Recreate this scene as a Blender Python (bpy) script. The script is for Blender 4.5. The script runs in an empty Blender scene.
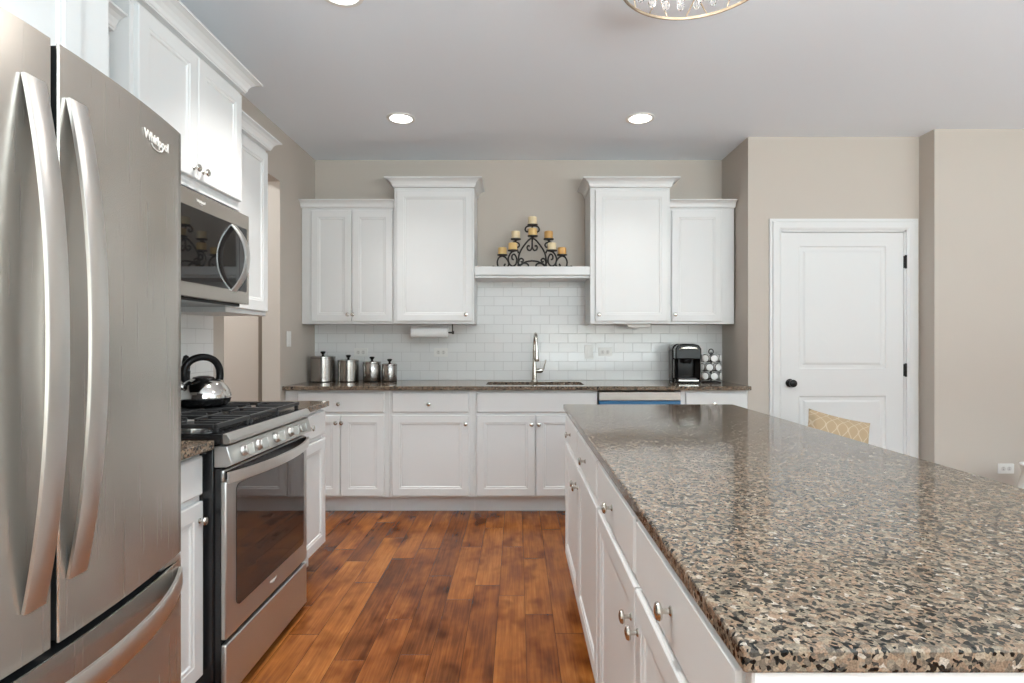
import bpy, bmesh, math, random
from mathutils import Vector, Matrix
R = math.radians
random.seed(7)
SC = bpy.context.scene
COL = SC.collection

# ------------------------------------------------------------------ camera
F = 565.0                       # focal length in pixels of the 1024 wide frame
CX, CY, EYE = 517.3, 342.0, 1.255
cam_d = bpy.data.cameras.new('camera')
cam = bpy.data.objects.new('camera', cam_d); COL.objects.link(cam)
cam.location = (0, 0, EYE); cam.rotation_euler = (R(90), 0, 0)
cam_d.sensor_fit = 'HORIZONTAL'; cam_d.sensor_width = 36.0
cam_d.lens = F / 1024 * 36
cam_d.shift_x = -(CX - 512) / 1024; cam_d.shift_y = (CY - 341.5) / 1024
cam_d.clip_start = 0.02; cam_d.clip_end = 60
SC.camera = cam

# ------------------------------------------------------------------ view, world, daylight
SC.view_settings.view_transform = 'Standard'
SC.view_settings.look = 'None'
SC.view_settings.gamma = 1.0
SC.view_settings.use_curve_mapping = False
SC.view_settings.exposure = 0.08
SC.cycles.use_denoising = True
SC.cycles.max_bounces = 10; SC.cycles.diffuse_bounces = 6
SC.cycles.glossy_bounces = 5; SC.cycles.transmission_bounces = 8
SC.cycles.sample_clamp_indirect = 6.0
SC.cycles.caustics_reflective = False; SC.cycles.caustics_refractive = False

world = bpy.data.worlds.new('daylight sky'); SC.world = world
world.use_nodes = True
wn = world.node_tree.nodes; wl = world.node_tree.links
sky = wn.new('ShaderNodeTexSky'); sky.sky_type = 'HOSEK_WILKIE'
sky.sun_direction = (0.3, -0.5, 0.8); sky.turbidity = 4
wl.new(sky.outputs[0], wn['Background'].inputs[0])
wn['Background'].inputs[1].default_value = 0.8

def area(name, loc, rot, sx, sy, watt, col):
    l = bpy.data.lights.new(name, 'AREA'); l.shape = 'RECTANGLE'
    l.size = sx; l.size_y = sy; l.energy = watt; l.color = col
    o = bpy.data.objects.new(name, l); COL.objects.link(o)
    o.location = loc; o.rotation_euler = rot
    return o
# added daylight lamps, one behind the camera, one at the unseen right window
area('window_daylight', (0.9, -3.42, 2.12), (R(90), 0, 0), 3.6, .75, 14, (0.90, 0.975, 1.0))
area('window_daylight.001', (5.44, -0.6, 1.45), (R(90), 0, R(90)), 3.2, 1.9, 30, (0.90, 0.975, 1.0))
# added upward fill lamps inside the room, bounced off the ceiling
area('window_ground_light', (1.9, -2.5, 0.92), (R(180), 0, 0), 3.6, 1.2, 740, (0.81, 0.955, 1.0))
area('window_ground_light.001', (4.9, 0.6, 0.85), (R(180), 0, R(90)), 3.6, 1.0, 40, (0.81, 0.955, 1.0))

# ------------------------------------------------------------------ materials
def new_mat(name):
    m = bpy.data.materials.new(name); m.use_nodes = True
    return m, m.node_tree.nodes, m.node_tree.links, m.node_tree.nodes['Principled BSDF']
def plain(name, col, rough=0.4, metal=0.0, spec=0.5, bump=0.0, bscale=200, coat=0.0):
    m, n, l, b = new_mat(name)
    b.inputs['Base Color'].default_value = (*col, 1); b.inputs['Roughness'].default_value = rough
    b.inputs['Metallic'].default_value = metal; b.inputs['Specular IOR Level'].default_value = spec
    b.inputs['Coat Weight'].default_value = coat
    if bump:
        t = n.new('ShaderNodeTexNoise'); t.inputs['Scale'].default_value = bscale; t.inputs['Detail'].default_value = 3
        c = n.new('ShaderNodeTexCoord'); l.new(c.outputs['Object'], t.inputs['Vector'])
        k = n.new('ShaderNodeBump'); k.inputs['Strength'].default_value = bump; k.inputs['Distance'].default_value = 0.002
        l.new(t.outputs['Fac'], k.inputs['Height']); l.new(k.outputs[0], b.inputs['Normal'])
    return m
def glow(name, col, s):
    m, n, l, b = new_mat(name)
    b.inputs['Base Color'].default_value = (*col, 1)
    b.inputs['Emission Color'].default_value = (*col, 1); b.inputs['Emission Strength'].default_value = s
    return m
def ramp(n, stops, interp='LINEAR'):
    r = n.new('ShaderNodeValToRGB'); e = r.color_ramp; e.interpolation = interp
    while len(e.elements) < len(stops): e.elements.new(0.5)
    for k, (p, c) in enumerate(stops):
        e.elements[k].position = p; e.elements[k].color = (*c, 1)
    return r
def mth(n, l, op, a, b=None, c=None):
    k = n.new('ShaderNodeMath'); k.operation = op
    for i, v in enumerate((a, b, c)):
        if v is None: continue
        if isinstance(v, (int, float)): k.inputs[i].default_value = v
        else: l.new(v, k.inputs[i])
    return k.outputs[0]

def brushed(name, col, rough, along='Z', streak=0.12, metal=1.0):
    m, n, l, b = new_mat(name)
    c = n.new('ShaderNodeTexCoord'); mp = n.new('ShaderNodeMapping'); l.new(c.outputs['Object'], mp.inputs[0])
    s = {'Z': (260, 260, 3), 'X': (3, 260, 260)}[along]; mp.inputs['Scale'].default_value = s
    t = n.new('ShaderNodeTexNoise'); t.inputs['Scale'].default_value = 1.0; t.inputs['Detail'].default_value = 2
    l.new(mp.outputs[0], t.inputs['Vector'])
    r = mth(n, l, 'MULTIPLY_ADD', t.outputs['Fac'], streak, rough - streak / 2)
    l.new(r, b.inputs['Roughness'])
    b.inputs['Base Color'].default_value = (*col, 1); b.inputs['Metallic'].default_value = metal
    return m

def granite(name):
    m, n, l, b = new_mat(name)
    c = n.new('ShaderNodeNewGeometry')
    nz = n.new('ShaderNodeTexNoise'); nz.inputs['Scale'].default_value = 60; nz.inputs['Detail'].default_value = 2
    l.new(c.outputs['Position'], nz.inputs['Vector'])
    mx = n.new('ShaderNodeVectorMath'); mx.operation = 'MULTIPLY_ADD'
    mx.inputs[1].default_value = (0.010, 0.010, 0.010)
    l.new(nz.outputs['Color'], mx.inputs[0]); l.new(c.outputs['Position'], mx.inputs[2])
    def vor(sc, vec):
        v = n.new('ShaderNodeTexVoronoi'); v.inputs['Scale'].default_value = sc
        l.new(vec, v.inputs['Vector'])
        s = n.new('ShaderNodeSeparateColor'); l.new(v.outputs['Color'], s.inputs[0])
        return s.outputs[0], s.outputs[1], v.outputs['Distance']
    a, a2, ad = vor(125, mx.outputs[0]); q, q2, qd = vor(215, mx.outputs[0])
    r1 = ramp(n, [(0, (.018, .019, .019)), (.07, (.07, .062, .054)), (.14, (.15, .12, .095)), (.30, (.22, .155, .11)),
                  (.48, (.27, .185, .13)), (.62, (.21, .175, .135)), (.76, (.29, .225, .165)), (.90, (.34, .275, .21)), (.975, (.42, .365, .31))], 'CONSTANT')
    l.new(a, r1.inputs[0])
    r2 = ramp(n, [(0, (.008, .009, .009)), (.42, (.045, .042, .038)), (.62, (.13, .105, .085)), (.80, (.27, .21, .16)), (.97, (.44, .39, .34))], 'CONSTANT')
    l.new(q, r2.inputs[0])
    f = mth(n, l, 'GREATER_THAN', q2, 0.70)
    mix = n.new('ShaderNodeMix'); mix.data_type = 'RGBA'
    l.new(f, mix.inputs['Factor']); l.new(r1.outputs[0], mix.inputs['A']); l.new(r2.outputs[0], mix.inputs['B'])
    # fine mineral variation inside each grain
    fn = n.new('ShaderNodeTexNoise'); fn.inputs['Scale'].default_value = 420; fn.inputs['Detail'].default_value = 2
    l.new(c.outputs['Position'], fn.inputs['Vector'])
    fr = ramp(n, [(.3, (.52, .51, .50)), (.7, (1.06, 1.03, .99))]); l.new(fn.outputs['Fac'], fr.inputs[0])
    mu = n.new('ShaderNodeMix'); mu.data_type = 'RGBA'; mu.blend_type = 'MULTIPLY'; mu.inputs['Factor'].default_value = 1
    l.new(mix.outputs['Result'], mu.inputs['A']); l.new(fr.outputs[0], mu.inputs['B'])
    l.new(mu.outputs['Result'], b.inputs['Base Color'])
    b.inputs['Roughness'].default_value = 0.09; b.inputs['Specular IOR Level'].default_value = 0.25
    return m

def tile_mat(name, u, u0, z0):
    m, n, l, b = new_mat(name)
    g = n.new('ShaderNodeNewGeometry'); s = n.new('ShaderNodeSeparateXYZ'); l.new(g.outputs['Position'], s.inputs[0])
    cb = n.new('ShaderNodeCombineXYZ')
    l.new(mth(n, l, 'SUBTRACT', s.outputs[u], u0), cb.inputs[0]); l.new(mth(n, l, 'SUBTRACT', s.outputs[2], z0), cb.inputs[1])
    t = n.new('ShaderNodeTexBrick'); l.new(cb.outputs[0], t.inputs['Vector'])
    t.offset = 0.5; t.offset_frequency = 2; t.squash = 1
    for k, v in (('Scale', 1), ('Brick Width', .1553), ('Row Height', .0778), ('Mortar Size', .0019), ('Mortar Smooth', .35), ('Bias', 0)):
        t.inputs[k].default_value = v
    t.inputs['Color1'].default_value = (.80, .80, .79, 1); t.inputs['Color2'].default_value = (.775, .775, .765, 1)
    t.inputs['Mortar'].default_value = (.56, .55, .54, 1)
    l.new(t.outputs['Color'], b.inputs['Base Color'])
    nz = n.new('ShaderNodeTexNoise'); nz.inputs['Scale'].default_value = 14; l.new(g.outputs['Position'], nz.inputs['Vector'])
    h = mth(n, l, 'MULTIPLY_ADD', t.outputs['Fac'], -1.0, mth(n, l, 'MULTIPLY', nz.outputs['Fac'], 0.25))
    k = n.new('ShaderNodeBump'); k.inputs['Strength'].default_value = .5; k.inputs['Distance'].default_value = .003
    l.new(h, k.inputs['Height']); l.new(k.outputs[0], b.inputs['Normal'])
    rr = mth(n, l, 'MULTIPLY_ADD', t.outputs['Fac'], .5, .12); l.new(rr, b.inputs['Roughness'])
    return m

def floor_mat(name):
    m, n, l, b = new_mat(name)
    g = n.new('ShaderNodeNewGeometry'); s = n.new('ShaderNodeSeparateXYZ'); l.new(g.outputs['Position'], s.inputs[0])
    W, L = .127, .95
    xs = mth(n, l, 'DIVIDE', mth(n, l, 'ADD', s.outputs[0], 20.03), W)
    row = mth(n, l, 'FLOOR', xs); fx = mth(n, l, 'FRACT', xs)
    w1 = n.new('ShaderNodeTexWhiteNoise'); w1.noise_dimensions = '1D'; l.new(row, w1.inputs['W'])
    ys = mth(n, l, 'ADD', mth(n, l, 'DIVIDE', mth(n, l, 'ADD', s.outputs[1], 20), L), mth(n, l, 'MULTIPLY', w1.outputs['Value'], 7.3))
    # uneven plank lengths: warp the running coordinate a little per row
    wob = mth(n, l, 'MULTIPLY', mth(n, l, 'SINE', mth(n, l, 'MULTIPLY_ADD', ys, 2.1, mth(n, l, 'MULTIPLY', row, 1.7))), .22)
    ys = mth(n, l, 'ADD', ys, wob)
    colm = mth(n, l, 'FLOOR', ys); fy = mth(n, l, 'FRACT', ys)
    cb = n.new('ShaderNodeCombineXYZ'); l.new(row, cb.inputs[0]); l.new(colm, cb.inputs[1])
    w2 = n.new('ShaderNodeTexWhiteNoise'); w2.noise_dimensions = '3D'; l.new(cb.outputs[0], w2.inputs['Vector'])
    sp = n.new('ShaderNodeSeparateColor'); l.new(w2.outputs['Color'], sp.inputs[0])
    # grain coordinates, shifted per plank
    gc = n.new('ShaderNodeCombineXYZ')
    l.new(mth(n, l, 'MULTIPLY', s.outputs[0], 26), gc.inputs[0])
    l.new(mth(n, l, 'MULTIPLY_ADD', s.outputs[1], 2.6, mth(n, l, 'MULTIPLY', sp.outputs[0], 50)), gc.inputs[1])
    l.new(mth(n, l, 'MULTIPLY', sp.outputs[1], 40), gc.inputs[2])
    gn = n.new('ShaderNodeTexNoise'); gn.inputs['Scale'].default_value = 1; gn.inputs['Detail'].default_value = 3
    gn.inputs['Roughness'].default_value = .6; gn.inputs['Distortion'].default_value = .5
    l.new(gc.outputs[0], gn.inputs['Vector'])
    bl = n.new('ShaderNodeTexNoise'); bl.inputs['Scale'].default_value = 1; bl.inputs['Detail'].default_value = 3
    bc = n.new('ShaderNodeVectorMath'); bc.operation = 'MULTIPLY'; bc.inputs[1].default_value = (.35, 1.7, 1)
    l.new(gc.outputs[0], bc.inputs[0]); l.new(bc.outputs[0], bl.inputs['Vector'])
    fn = n.new('ShaderNodeTexNoise'); fn.inputs['Scale'].default_value = 1; fn.inputs['Detail'].default_value = 2
    fc = n.new('ShaderNodeVectorMath'); fc.operation = 'MULTIPLY'; fc.inputs[1].default_value = (5, 1.6, 1)
    l.new(gc.outputs[0], fc.inputs[0]); l.new(fc.outputs[0], fn.inputs['Vector'])
    v = mth(n, l, 'ADD', mth(n, l, 'MULTIPLY_ADD', fn.outputs['Fac'], .30, mth(n, l, 'MULTIPLY', gn.outputs['Fac'], .32)),
            mth(n, l, 'ADD', mth(n, l, 'MULTIPLY', bl.outputs['Fac'], .48), mth(n, l, 'MULTIPLY_ADD', sp.outputs[2], .22, -.12)))
    r = ramp(n, [(.24, (.060, .018, .006)), (.42, (.13, .041, .012)), (.55, (.215, .068, .0165)), (.68, (.30, .106, .024)), (.82, (.42, .175, .042))])
    l.new(v, r.inputs[0])
    # dark mineral streaks and knots
    kn = n.new('ShaderNodeTexNoise'); kn.inputs['Scale'].default_value = 1; kn.inputs['Detail'].default_value = 2
    kc = n.new('ShaderNodeVectorMath'); kc.operation = 'MULTIPLY'; kc.inputs[1].default_value = (.30, 1.9, 1)
    l.new(gc.outputs[0], kc.inputs[0]); l.new(kc.outputs[0], kn.inputs['Vector'])
    kr = ramp(n, [(.52, (1, 1, 1)), (.64, (.64, .56, .51)), (.75, (.30, .23, .20))]); l.new(kn.outputs['Fac'], kr.inputs[0])
    mu = n.new('ShaderNodeMix'); mu.data_type = 'RGBA'; mu.blend_type = 'MULTIPLY'; mu.inputs['Factor'].default_value = .9
    l.new(r.outputs[0], mu.inputs['A']); l.new(kr.outputs[0], mu.inputs['B'])
    # seams
    ex = mth(n, l, 'MINIMUM', fx, mth(n, l, 'SUBTRACT', 1, fx)); ey = mth(n, l, 'MINIMUM', fy, mth(n, l, 'SUBTRACT', 1, fy))
    seam = mth(n, l, 'MAXIMUM', mth(n, l, 'LESS_THAN', ex, .011), mth(n, l, 'LESS_THAN', ey, .0020))
    sm = n.new('ShaderNodeMix'); sm.data_type = 'RGBA'; l.new(mth(n, l, 'MULTIPLY', seam, .7), sm.inputs['Factor'])
    l.new(mu.outputs['Result'], sm.inputs['A']); sm.inputs['B'].default_value = (.03, .012, .006, 1)
    l.new(sm.outputs['Result'], b.inputs['Base Color'])
    hx = mth(n, l, 'MINIMUM', mth(n, l, 'MULTIPLY', ex, 12), 1); hy = mth(n, l, 'MINIMUM', mth(n, l, 'MULTIPLY', ey, 90), 1)
    hh = mth(n, l, 'ADD', mth(n, l, 'MULTIPLY', hx, hy), mth(n, l, 'MULTIPLY', bl.outputs['Fac'], 1.4))
    k = n.new('ShaderNodeBump'); k.inputs['Strength'].default_value = .45; k.inputs['Distance'].default_value = .003
    l.new(hh, k.inputs['Height']); l.new(k.outputs[0], b.inputs['Normal'])
    b.inputs['Roughness'].default_value = .24
    b.inputs['Specular IOR Level'].default_value = .15
    return m

def pillow_mat(name):
    m, n, l, b = new_mat(name)
    c = n.new('ShaderNodeTexCoord'); s = n.new('ShaderNodeSeparateXYZ'); l.new(c.outputs['Object'], s.inputs[0])
    def lines(kx, kz, ph):
        t = mth(n, l, 'ADD', mth(n, l, 'MULTIPLY', s.outputs[0], kx), mth(n, l, 'MULTIPLY', s.outputs[2], kz))
        wv = mth(n, l, 'MULTIPLY', mth(n, l, 'SINE', mth(n, l, 'MULTIPLY', s.outputs[2], 38)), .45)
        f = mth(n, l, 'FRACT', mth(n, l, 'ADD', mth(n, l, 'ADD', t, wv), ph))
        return mth(n, l, 'LESS_THAN', mth(n, l, 'ABSOLUTE', mth(n, l, 'SUBTRACT', f, .5)), .05)
    f = mth(n, l, 'MAXIMUM', lines(14, 5, 0), lines(-14, 9, .3))
    mx = n.new('ShaderNodeMix'); mx.data_type = 'RGBA'; l.new(f, mx.inputs['Factor'])
    mx.inputs['A'].default_value = (.40, .295, .185, 1); mx.inputs['B'].default_value = (.52, .42, .30, 1)
    l.new(mx.outputs['Result'], b.inputs['Base Color']); b.inputs['Roughness'].default_value = .85
    w = n.new('ShaderNodeTexNoise'); w.inputs['Scale'].default_value = 500; l.new(c.outputs['Object'], w.inputs['Vector'])
    k = n.new('ShaderNodeBump'); k.inputs['Strength'].default_value = .3; k.inputs['Distance'].default_value = .002
    l.new(w.outputs['Fac'], k.inputs['Height']); l.new(k.outputs[0], b.inputs['Normal'])
    return m

M = dict(
    wall=plain('beige wall paint', (.52, .465, .41), .75, bump=.08, bscale=350),
    ceil=plain('ceiling paint', (.83, .875, .93), .9, bump=.06, bscale=300),
    white=plain('white cabinet lacquer', (.72, .72, .715), .42),
    trim=plain('white trim paint', (.72, .72, .715), .42),
    granite=granite('brown granite'), floor=floor_mat('hardwood planks'),
    tileb=tile_mat('white subway tile back', 0, -.739, .9366), tilel=tile_mat('white subway tile left', 1, .10, .9366),
    steel=brushed('fridge steel', (.45, .415, .375), .27, 'Z', .02, .82),
    steelx=brushed('range steel', (.53, .52, .50), .34, 'X', .015, .88),
    hsteel=brushed('handle steel', (.74, .72, .69), .32, 'Z', .02),
    hsteelx=brushed('bar steel', (.74, .72, .69), .32, 'X', .02),
    canister=brushed('canister steel', (.40, .38, .36), .22, 'Z', .02),
    chrome=plain('polished steel', (.75, .73, .70), .10, 1.0),
    nickel=plain('satin nickel', (.62, .59, .54), .22, 1.0),
    black=plain('black enamel', (.012, .012, .013), .25),
    iron=plain('cast iron', (.016, .016, .017), .5, bump=.2, bscale=300),
    liner=plain('dark gasket rubber', (.012, .012, .012), .8, spec=.2), dwsteel=plain('dishwasher steel', (.40, .375, .345), .42, .85),
    wrought=plain('wrought iron', (.02, .015, .012), .5),
    bplastic=plain('black plastic', (.010, .009, .009), .14, spec=.16),
    dgrey=plain('dark grey plastic', (.09, .08, .08), .35),
    glass=plain('black oven glass', (.010, .009, .009), .03, spec=.6),
    ovenglass=plain('oven window glass', (.035, .022, .018), .03, spec=1.0),
    bronze=plain('dark bronze hardware', (.018, .016, .015), .35, 0.6),
    cream=plain('cream candle wax', (.80, .66, .42), .5), amber=plain('amber candle wax', (.62, .34, .11), .5),
    gold=plain('golden candle wax', (.74, .50, .20), .5),
    paper=plain('paper towel', (.85, .85, .84), .95, bump=.3, bscale=250),
    plastic=plain('white plastic', (.80, .79, .76), .4),
    slot=plain('outlet slot', (.10, .10, .10), .6), slotg=plain('outlet face', (.68, .66, .63), .4),
    sink=plain('dark composite sink', (.07, .06, .055), .35),
    blue=plain('blue film', (.02, .13, .27), .4),
    lens=glow('downlight lens', (1, .97, .92), 6.0), bulb=glow('candle bulb', (1, .86, .66), 5.0),
    fabric=plain('cream upholstery', (.62, .56, .47), .9, bump=.3, bscale=500),
    pillow=pillow_mat('patterned tan fabric'), wood=plain('dark wood leg', (.06, .03, .018), .4),
    ceramic=plain('white ceramic', (.82, .81, .79), .25), champagne=plain('champagne metal', (.42, .34, .25), .3, 1.0),
    logo=plain('logo metal', (.86, .84, .80), .3, .2), grey=plain('grey markings', (.45, .45, .45), .5),
)
m, n, l, b = new_mat('crystal'); b.inputs['Base Color'].default_value = (1, 1, 1, 1)
b.inputs['Transmission Weight'].default_value = 1; b.inputs['Roughness'].default_value = .02; b.inputs['IOR'].default_value = 1.5
M['crystal'] = m
m, n, l, b = new_mat('window glass'); b.inputs['Transmission Weight'].default_value = 1
b.inputs['Roughness'].default_value = 0; b.inputs['IOR'].default_value = 1.1
M['pane'] = m

# ------------------------------------------------------------------ mesh helpers
class MB:
    def __init__(s): s.bm = bmesh.new()
    def face(s, pts):
        return s.bm.faces.new([s.bm.verts.new(p) for p in pts])
    def box(s, x0, x1, y0, y1, z0, z1):
        v = [s.bm.verts.new((x, y, z)) for x in (x0, x1) for y in (y0, y1) for z in (z0, z1)]
        for q in ((0, 1, 3, 2), (4, 6, 7, 5), (0, 4, 5, 1), (2, 3, 7, 6), (0, 2, 6, 4), (1, 5, 7, 3)):
            s.bm.faces.new([v[i] for i in q])
        return s
    def prism(s, poly, a0, a1, axis='Z'):       # extrude a 2D outline along an axis
        f = {'Z': lambda p, a: (p[0], p[1], a), 'Y': lambda p, a: (p[0], a, p[1]), 'X': lambda p, a: (a, p[0], p[1])}[axis]
        A = [s.bm.verts.new(f(p, a0)) for p in poly]; B = [s.bm.verts.new(f(p, a1)) for p in poly]
        k = len(poly)
        s.bm.faces.new(A); s.bm.faces.new(B[::-1])
        for i in range(k): s.bm.faces.new((A[i], B[i], B[(i + 1) % k], A[(i + 1) % k]))
        return s
    def lathe(s, prof, c=(0, 0, 0), axis='Z', seg=24, sx=1, sy=1, cap=True):
        T = {'Z': lambda x, y, h: (x, y, h), '-Y': lambda x, y, h: (x, -h, y), 'X': lambda x, y, h: (h, x, y), 'Y': lambda x, y, h: (x, h, y)}[axis]
        rings = []
        for r, h in prof:
            if r < 1e-6:
                p = T(0, 0, h); rings.append([s.bm.verts.new((c[0] + p[0], c[1] + p[1], c[2] + p[2]))])
            else:
                rg = []
                for i in range(seg):
                    a = 2 * math.pi * i / seg; p = T(r * math.cos(a) * sx, r * math.sin(a) * sy, h)
                    rg.append(s.bm.verts.new((c[0] + p[0], c[1] + p[1], c[2] + p[2])))
                rings.append(rg)
        for A, B in zip(rings, rings[1:]):
            for i in range(seg):
                j = (i + 1) % seg
                if len(A) == 1 and len(B) == 1: break
                if len(A) == 1: s.bm.faces.new((A[0], B[i], B[j]))
                elif len(B) == 1: s.bm.faces.new((A[i], A[j], B[0]))
                else: s.bm.faces.new((A[i], A[j], B[j], B[i]))
        for rg, fl in ((rings[0], 1), (rings[-1], 0)):
            if len(rg) > 1 and cap: s.bm.faces.new(rg[::-1] if fl else rg)
        return s
    def tube(s, pts, r, seg=8, closed=False, taper=None):
        P = [Vector(p) for p in pts]; k = len(P); rings = []
        up = None
        for i in range(k):
            if closed: t = P[(i + 1) % k] - P[i - 1]
            else: t = P[min(i + 1, k - 1)] - P[max(i - 1, 0)]
            t.normalize()
            if up is None: up = t.orthogonal().normalized()
            up = (up - t * up.dot(t)).normalized(); sd = t.cross(up)
            rr = r if taper is None else r * taper(i / (k - 1))
            rings.append([s.bm.verts.new(P[i] + (up * math.cos(2 * math.pi * j / seg) + sd * math.sin(2 * math.pi * j / seg)) * rr) for j in range(seg)])
        for i in range(k if closed else k - 1):
            A, B = rings[i], rings[(i + 1) % k]
            for j in range(seg): s.bm.faces.new((A[j], A[(j + 1) % seg], B[(j + 1) % seg], B[j]))
        if not closed: s.bm.faces.new(rings[0][::-1]); s.bm.faces.new(rings[-1])
        return s
    def strap(s, pts, wv, thick, half):          # flat bar swept along pts, width along vector wv
        P = [Vector(p) for p in pts]; wv = Vector(wv).normalized(); rings = []
        for i in range(len(P)):
            t = (P[min(i + 1, len(P) - 1)] - P[max(i - 1, 0)]).normalized(); nn = t.cross(wv).normalized()
            c = .25
            sec = [(-half, -thick / 2 * .7), (-half * .9, -thick / 2), (half * .9, -thick / 2), (half, -thick / 2 * .7),
                   (half, thick / 2 * .7), (half * .9, thick / 2), (-half * .9, thick / 2), (-half, thick / 2 * .7)]
            rings.append([s.bm.verts.new(P[i] + wv * a + nn * q) for a, q in sec])
        for A, B in zip(rings, rings[1:]):
            for j in range(8): s.bm.faces.new((A[j], A[(j + 1) % 8], B[(j + 1) % 8], B[j]))
        s.bm.faces.new(rings[0][::-1]); s.bm.faces.new(rings[-1])
        return s
    def sphere(s, c, r, seg=12, sc=(1, 1, 1)):
        k = seg // 2
        prof = [(r * math.sin(math.pi * i / k), -r * math.cos(math.pi * i / k) * sc[2]) for i in range(k + 1)]
        prof[0] = (0, prof[0][1]); prof[-1] = (0, prof[-1][1])
        return s.lathe(prof, c, 'Z', seg, sc[0], sc[1])
    def mesh(s, name, mat=None, smooth=True):
        bmesh.ops.recalc_face_normals(s.bm, faces=s.bm.faces)
        me = bpy.data.meshes.new(name); s.bm.to_mesh(me); s.bm.free()
        if mat: me.materials.append(M[mat])
        if smooth:
            me.shade_smooth(); me.set_sharp_from_angle(angle=R(38))
        return me
    def build(s, name, mat, parent=None, loc=(0, 0, 0), rz=0, bevel=0, smooth=True, segs=2):
        o = bpy.data.objects.new(name, s.mesh(name, mat, smooth)); COL.objects.link(o)
        o.location = loc; o.rotation_euler = (0, 0, rz)
        if parent: o.parent = parent
        if bevel:
            md = o.modifiers.new('bevel', 'BEVEL'); md.width = bevel; md.segments = segs; md.limit_method = 'ANGLE'; md.angle_limit = R(40)
        return o

def tag(o, label, cat, group=None):
    o['label'] = label; o['category'] = cat
    if group: o['group'] = group
    return o
def thing(name, label, cat, loc=(0, 0, 0), rz=0, group=None):
    o = bpy.data.objects.new(name, None); COL.objects.link(o); o.empty_display_size = .1
    o.location = loc; o.rotation_euler = (0, 0, rz)
    return tag(o, label, cat, group)
def struct(name, mb, mat, bevel=0, smooth=False):
    o = mb.build(name, mat, bevel=bevel, smooth=smooth); o['kind'] = 'structure'; return o
def copy_tree(o, parent=None):
    c = o.copy(); COL.objects.link(c)
    if parent: c.parent = parent
    for ch in list(o.children): copy_tree(ch, c)
    return c
def catmull(P, k=8, closed=False):
    P = [Vector(p) for p in P]; out = []; N = len(P)
    for i in range(N if closed else N - 1):
        if closed: a, b, c, d = P[i - 1], P[i], P[(i + 1) % N], P[(i + 2) % N]
        else: a, b, c, d = P[max(i - 1, 0)], P[i], P[i + 1], P[min(i + 2, N - 1)]
        for j in range(k):
            t = j / k
            out.append(.5 * ((2 * b) + (c - a) * t + (2 * a - 5 * b + 4 * c - d) * t * t + (3 * b - a - 3 * c + d) * t ** 3))
    if not closed: out.append(P[-1])
    return out
def text_mesh(name, body, size, mat, parent, mtx, depth=.0006):
    cu = bpy.data.curves.new(name, 'FONT'); cu.body = body; cu.size = size; cu.extrude = depth
    cu.align_x = 'CENTER'; cu.align_y = 'CENTER'; cu.space_character = .95; cu.offset = size * .022
    t = bpy.data.objects.new(name + '_curve', cu); COL.objects.link(t)
    bpy.context.view_layer.update()
    me = bpy.data.meshes.new_from_object(t.evaluated_get(bpy.context.evaluated_depsgraph_get()))
    bpy.data.objects.remove(t); bpy.data.curves.remove(cu)
    me.transform(mtx); me.name = name; me.materials.clear(); me.materials.append(M[mat])
    o = bpy.data.objects.new(name, me); COL.objects.link(o); o.parent = parent
    return o
def X(px, Y): return (px - CX) * Y / F
def Z(py, Y): return EYE - (py - CY) * Y / F

PROF = [(.0, .0), (.004, .003), (.013, .0035), (.017, .0085), (.019, .009)]
def panel_slab(mb, x0, z0, w, h, t, panels=(), prof=PROF, ch=.003, y0=0.0):
    """A slab facing -y whose front (y = y0) carries moulded panels stacked one above the other."""
    def V(x, y, z): return (x0 + x, y0 + y, z0 + z)
    f = mb.face
    # rim and back
    O = [(0, 0), (w, 0), (w, h), (0, h)]; I = [(ch, ch), (w - ch, ch), (w - ch, h - ch), (ch, h - ch)]
    for i in range(4):
        a, b_, c, d = O[i], O[(i + 1) % 4], I[(i + 1) % 4], I[i]
        f([V(a[0], ch, a[1]), V(b_[0], ch, b_[1]), V(c[0], 0, c[1]), V(d[0], 0, d[1])])
        f([V(a[0], t, a[1]), V(b_[0], t, b_[1]), V(b_[0], ch, b_[1]), V(a[0], ch, a[1])])
    f([V(p[0], t, p[1]) for p in O[::-1]])
    if not panels:
        f([V(p[0], 0, p[1]) for p in I])
    else:
        xa, xb = panels[0][0], panels[0][2]
        f([V(ch, 0, ch), V(xa, 0, ch), V(xa, 0, h - ch), V(ch, 0, h - ch)])
        f([V(xb, 0, ch), V(w - ch, 0, ch), V(w - ch, 0, h - ch), V(xb, 0, h - ch)])
        zs = [ch] + [q for p in sorted(panels, key=lambda p: p[1]) for q in (p[1], p[3])] + [h - ch]
        for a, b_ in zip(zs[0::2], zs[1::2]):
            f([V(xa, 0, a), V(xb, 0, a), V(xb, 0, b_), V(xa, 0, b_)])
        for (pa, pz, pb, pt) in panels:
            rg = [[V(pa + i, d, pz + i), V(pb - i, d, pz + i), V(pb - i, d, pt - i), V(pa + i, d, pt - i)] for i, d in prof]
            for A, B in zip(rg, rg[1:]):
                for i in range(4): f([A[i], A[(i + 1) % 4], B[(i + 1) % 4], B[i]])
            f(rg[-1])
    bmesh.ops.remove_doubles(mb.bm, verts=mb.bm.verts, dist=1e-5)
    return mb

KNOB = MB().lathe([(.0085, 0), (.0085, .002), (.0048, .005), (.0042, .013), (.006, .016), (.0135, .018), (.0155, .0215), (.0135, .0255), (.007, .028), (0, .0285)], axis='-Y', seg=20).mesh('knob', 'nickel')
def knob(parent, x, y, z):
    o = bpy.data.objects.new('knob', KNOB); COL.objects.link(o); o.parent = parent; o.location = (x, y, z); return o

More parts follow.
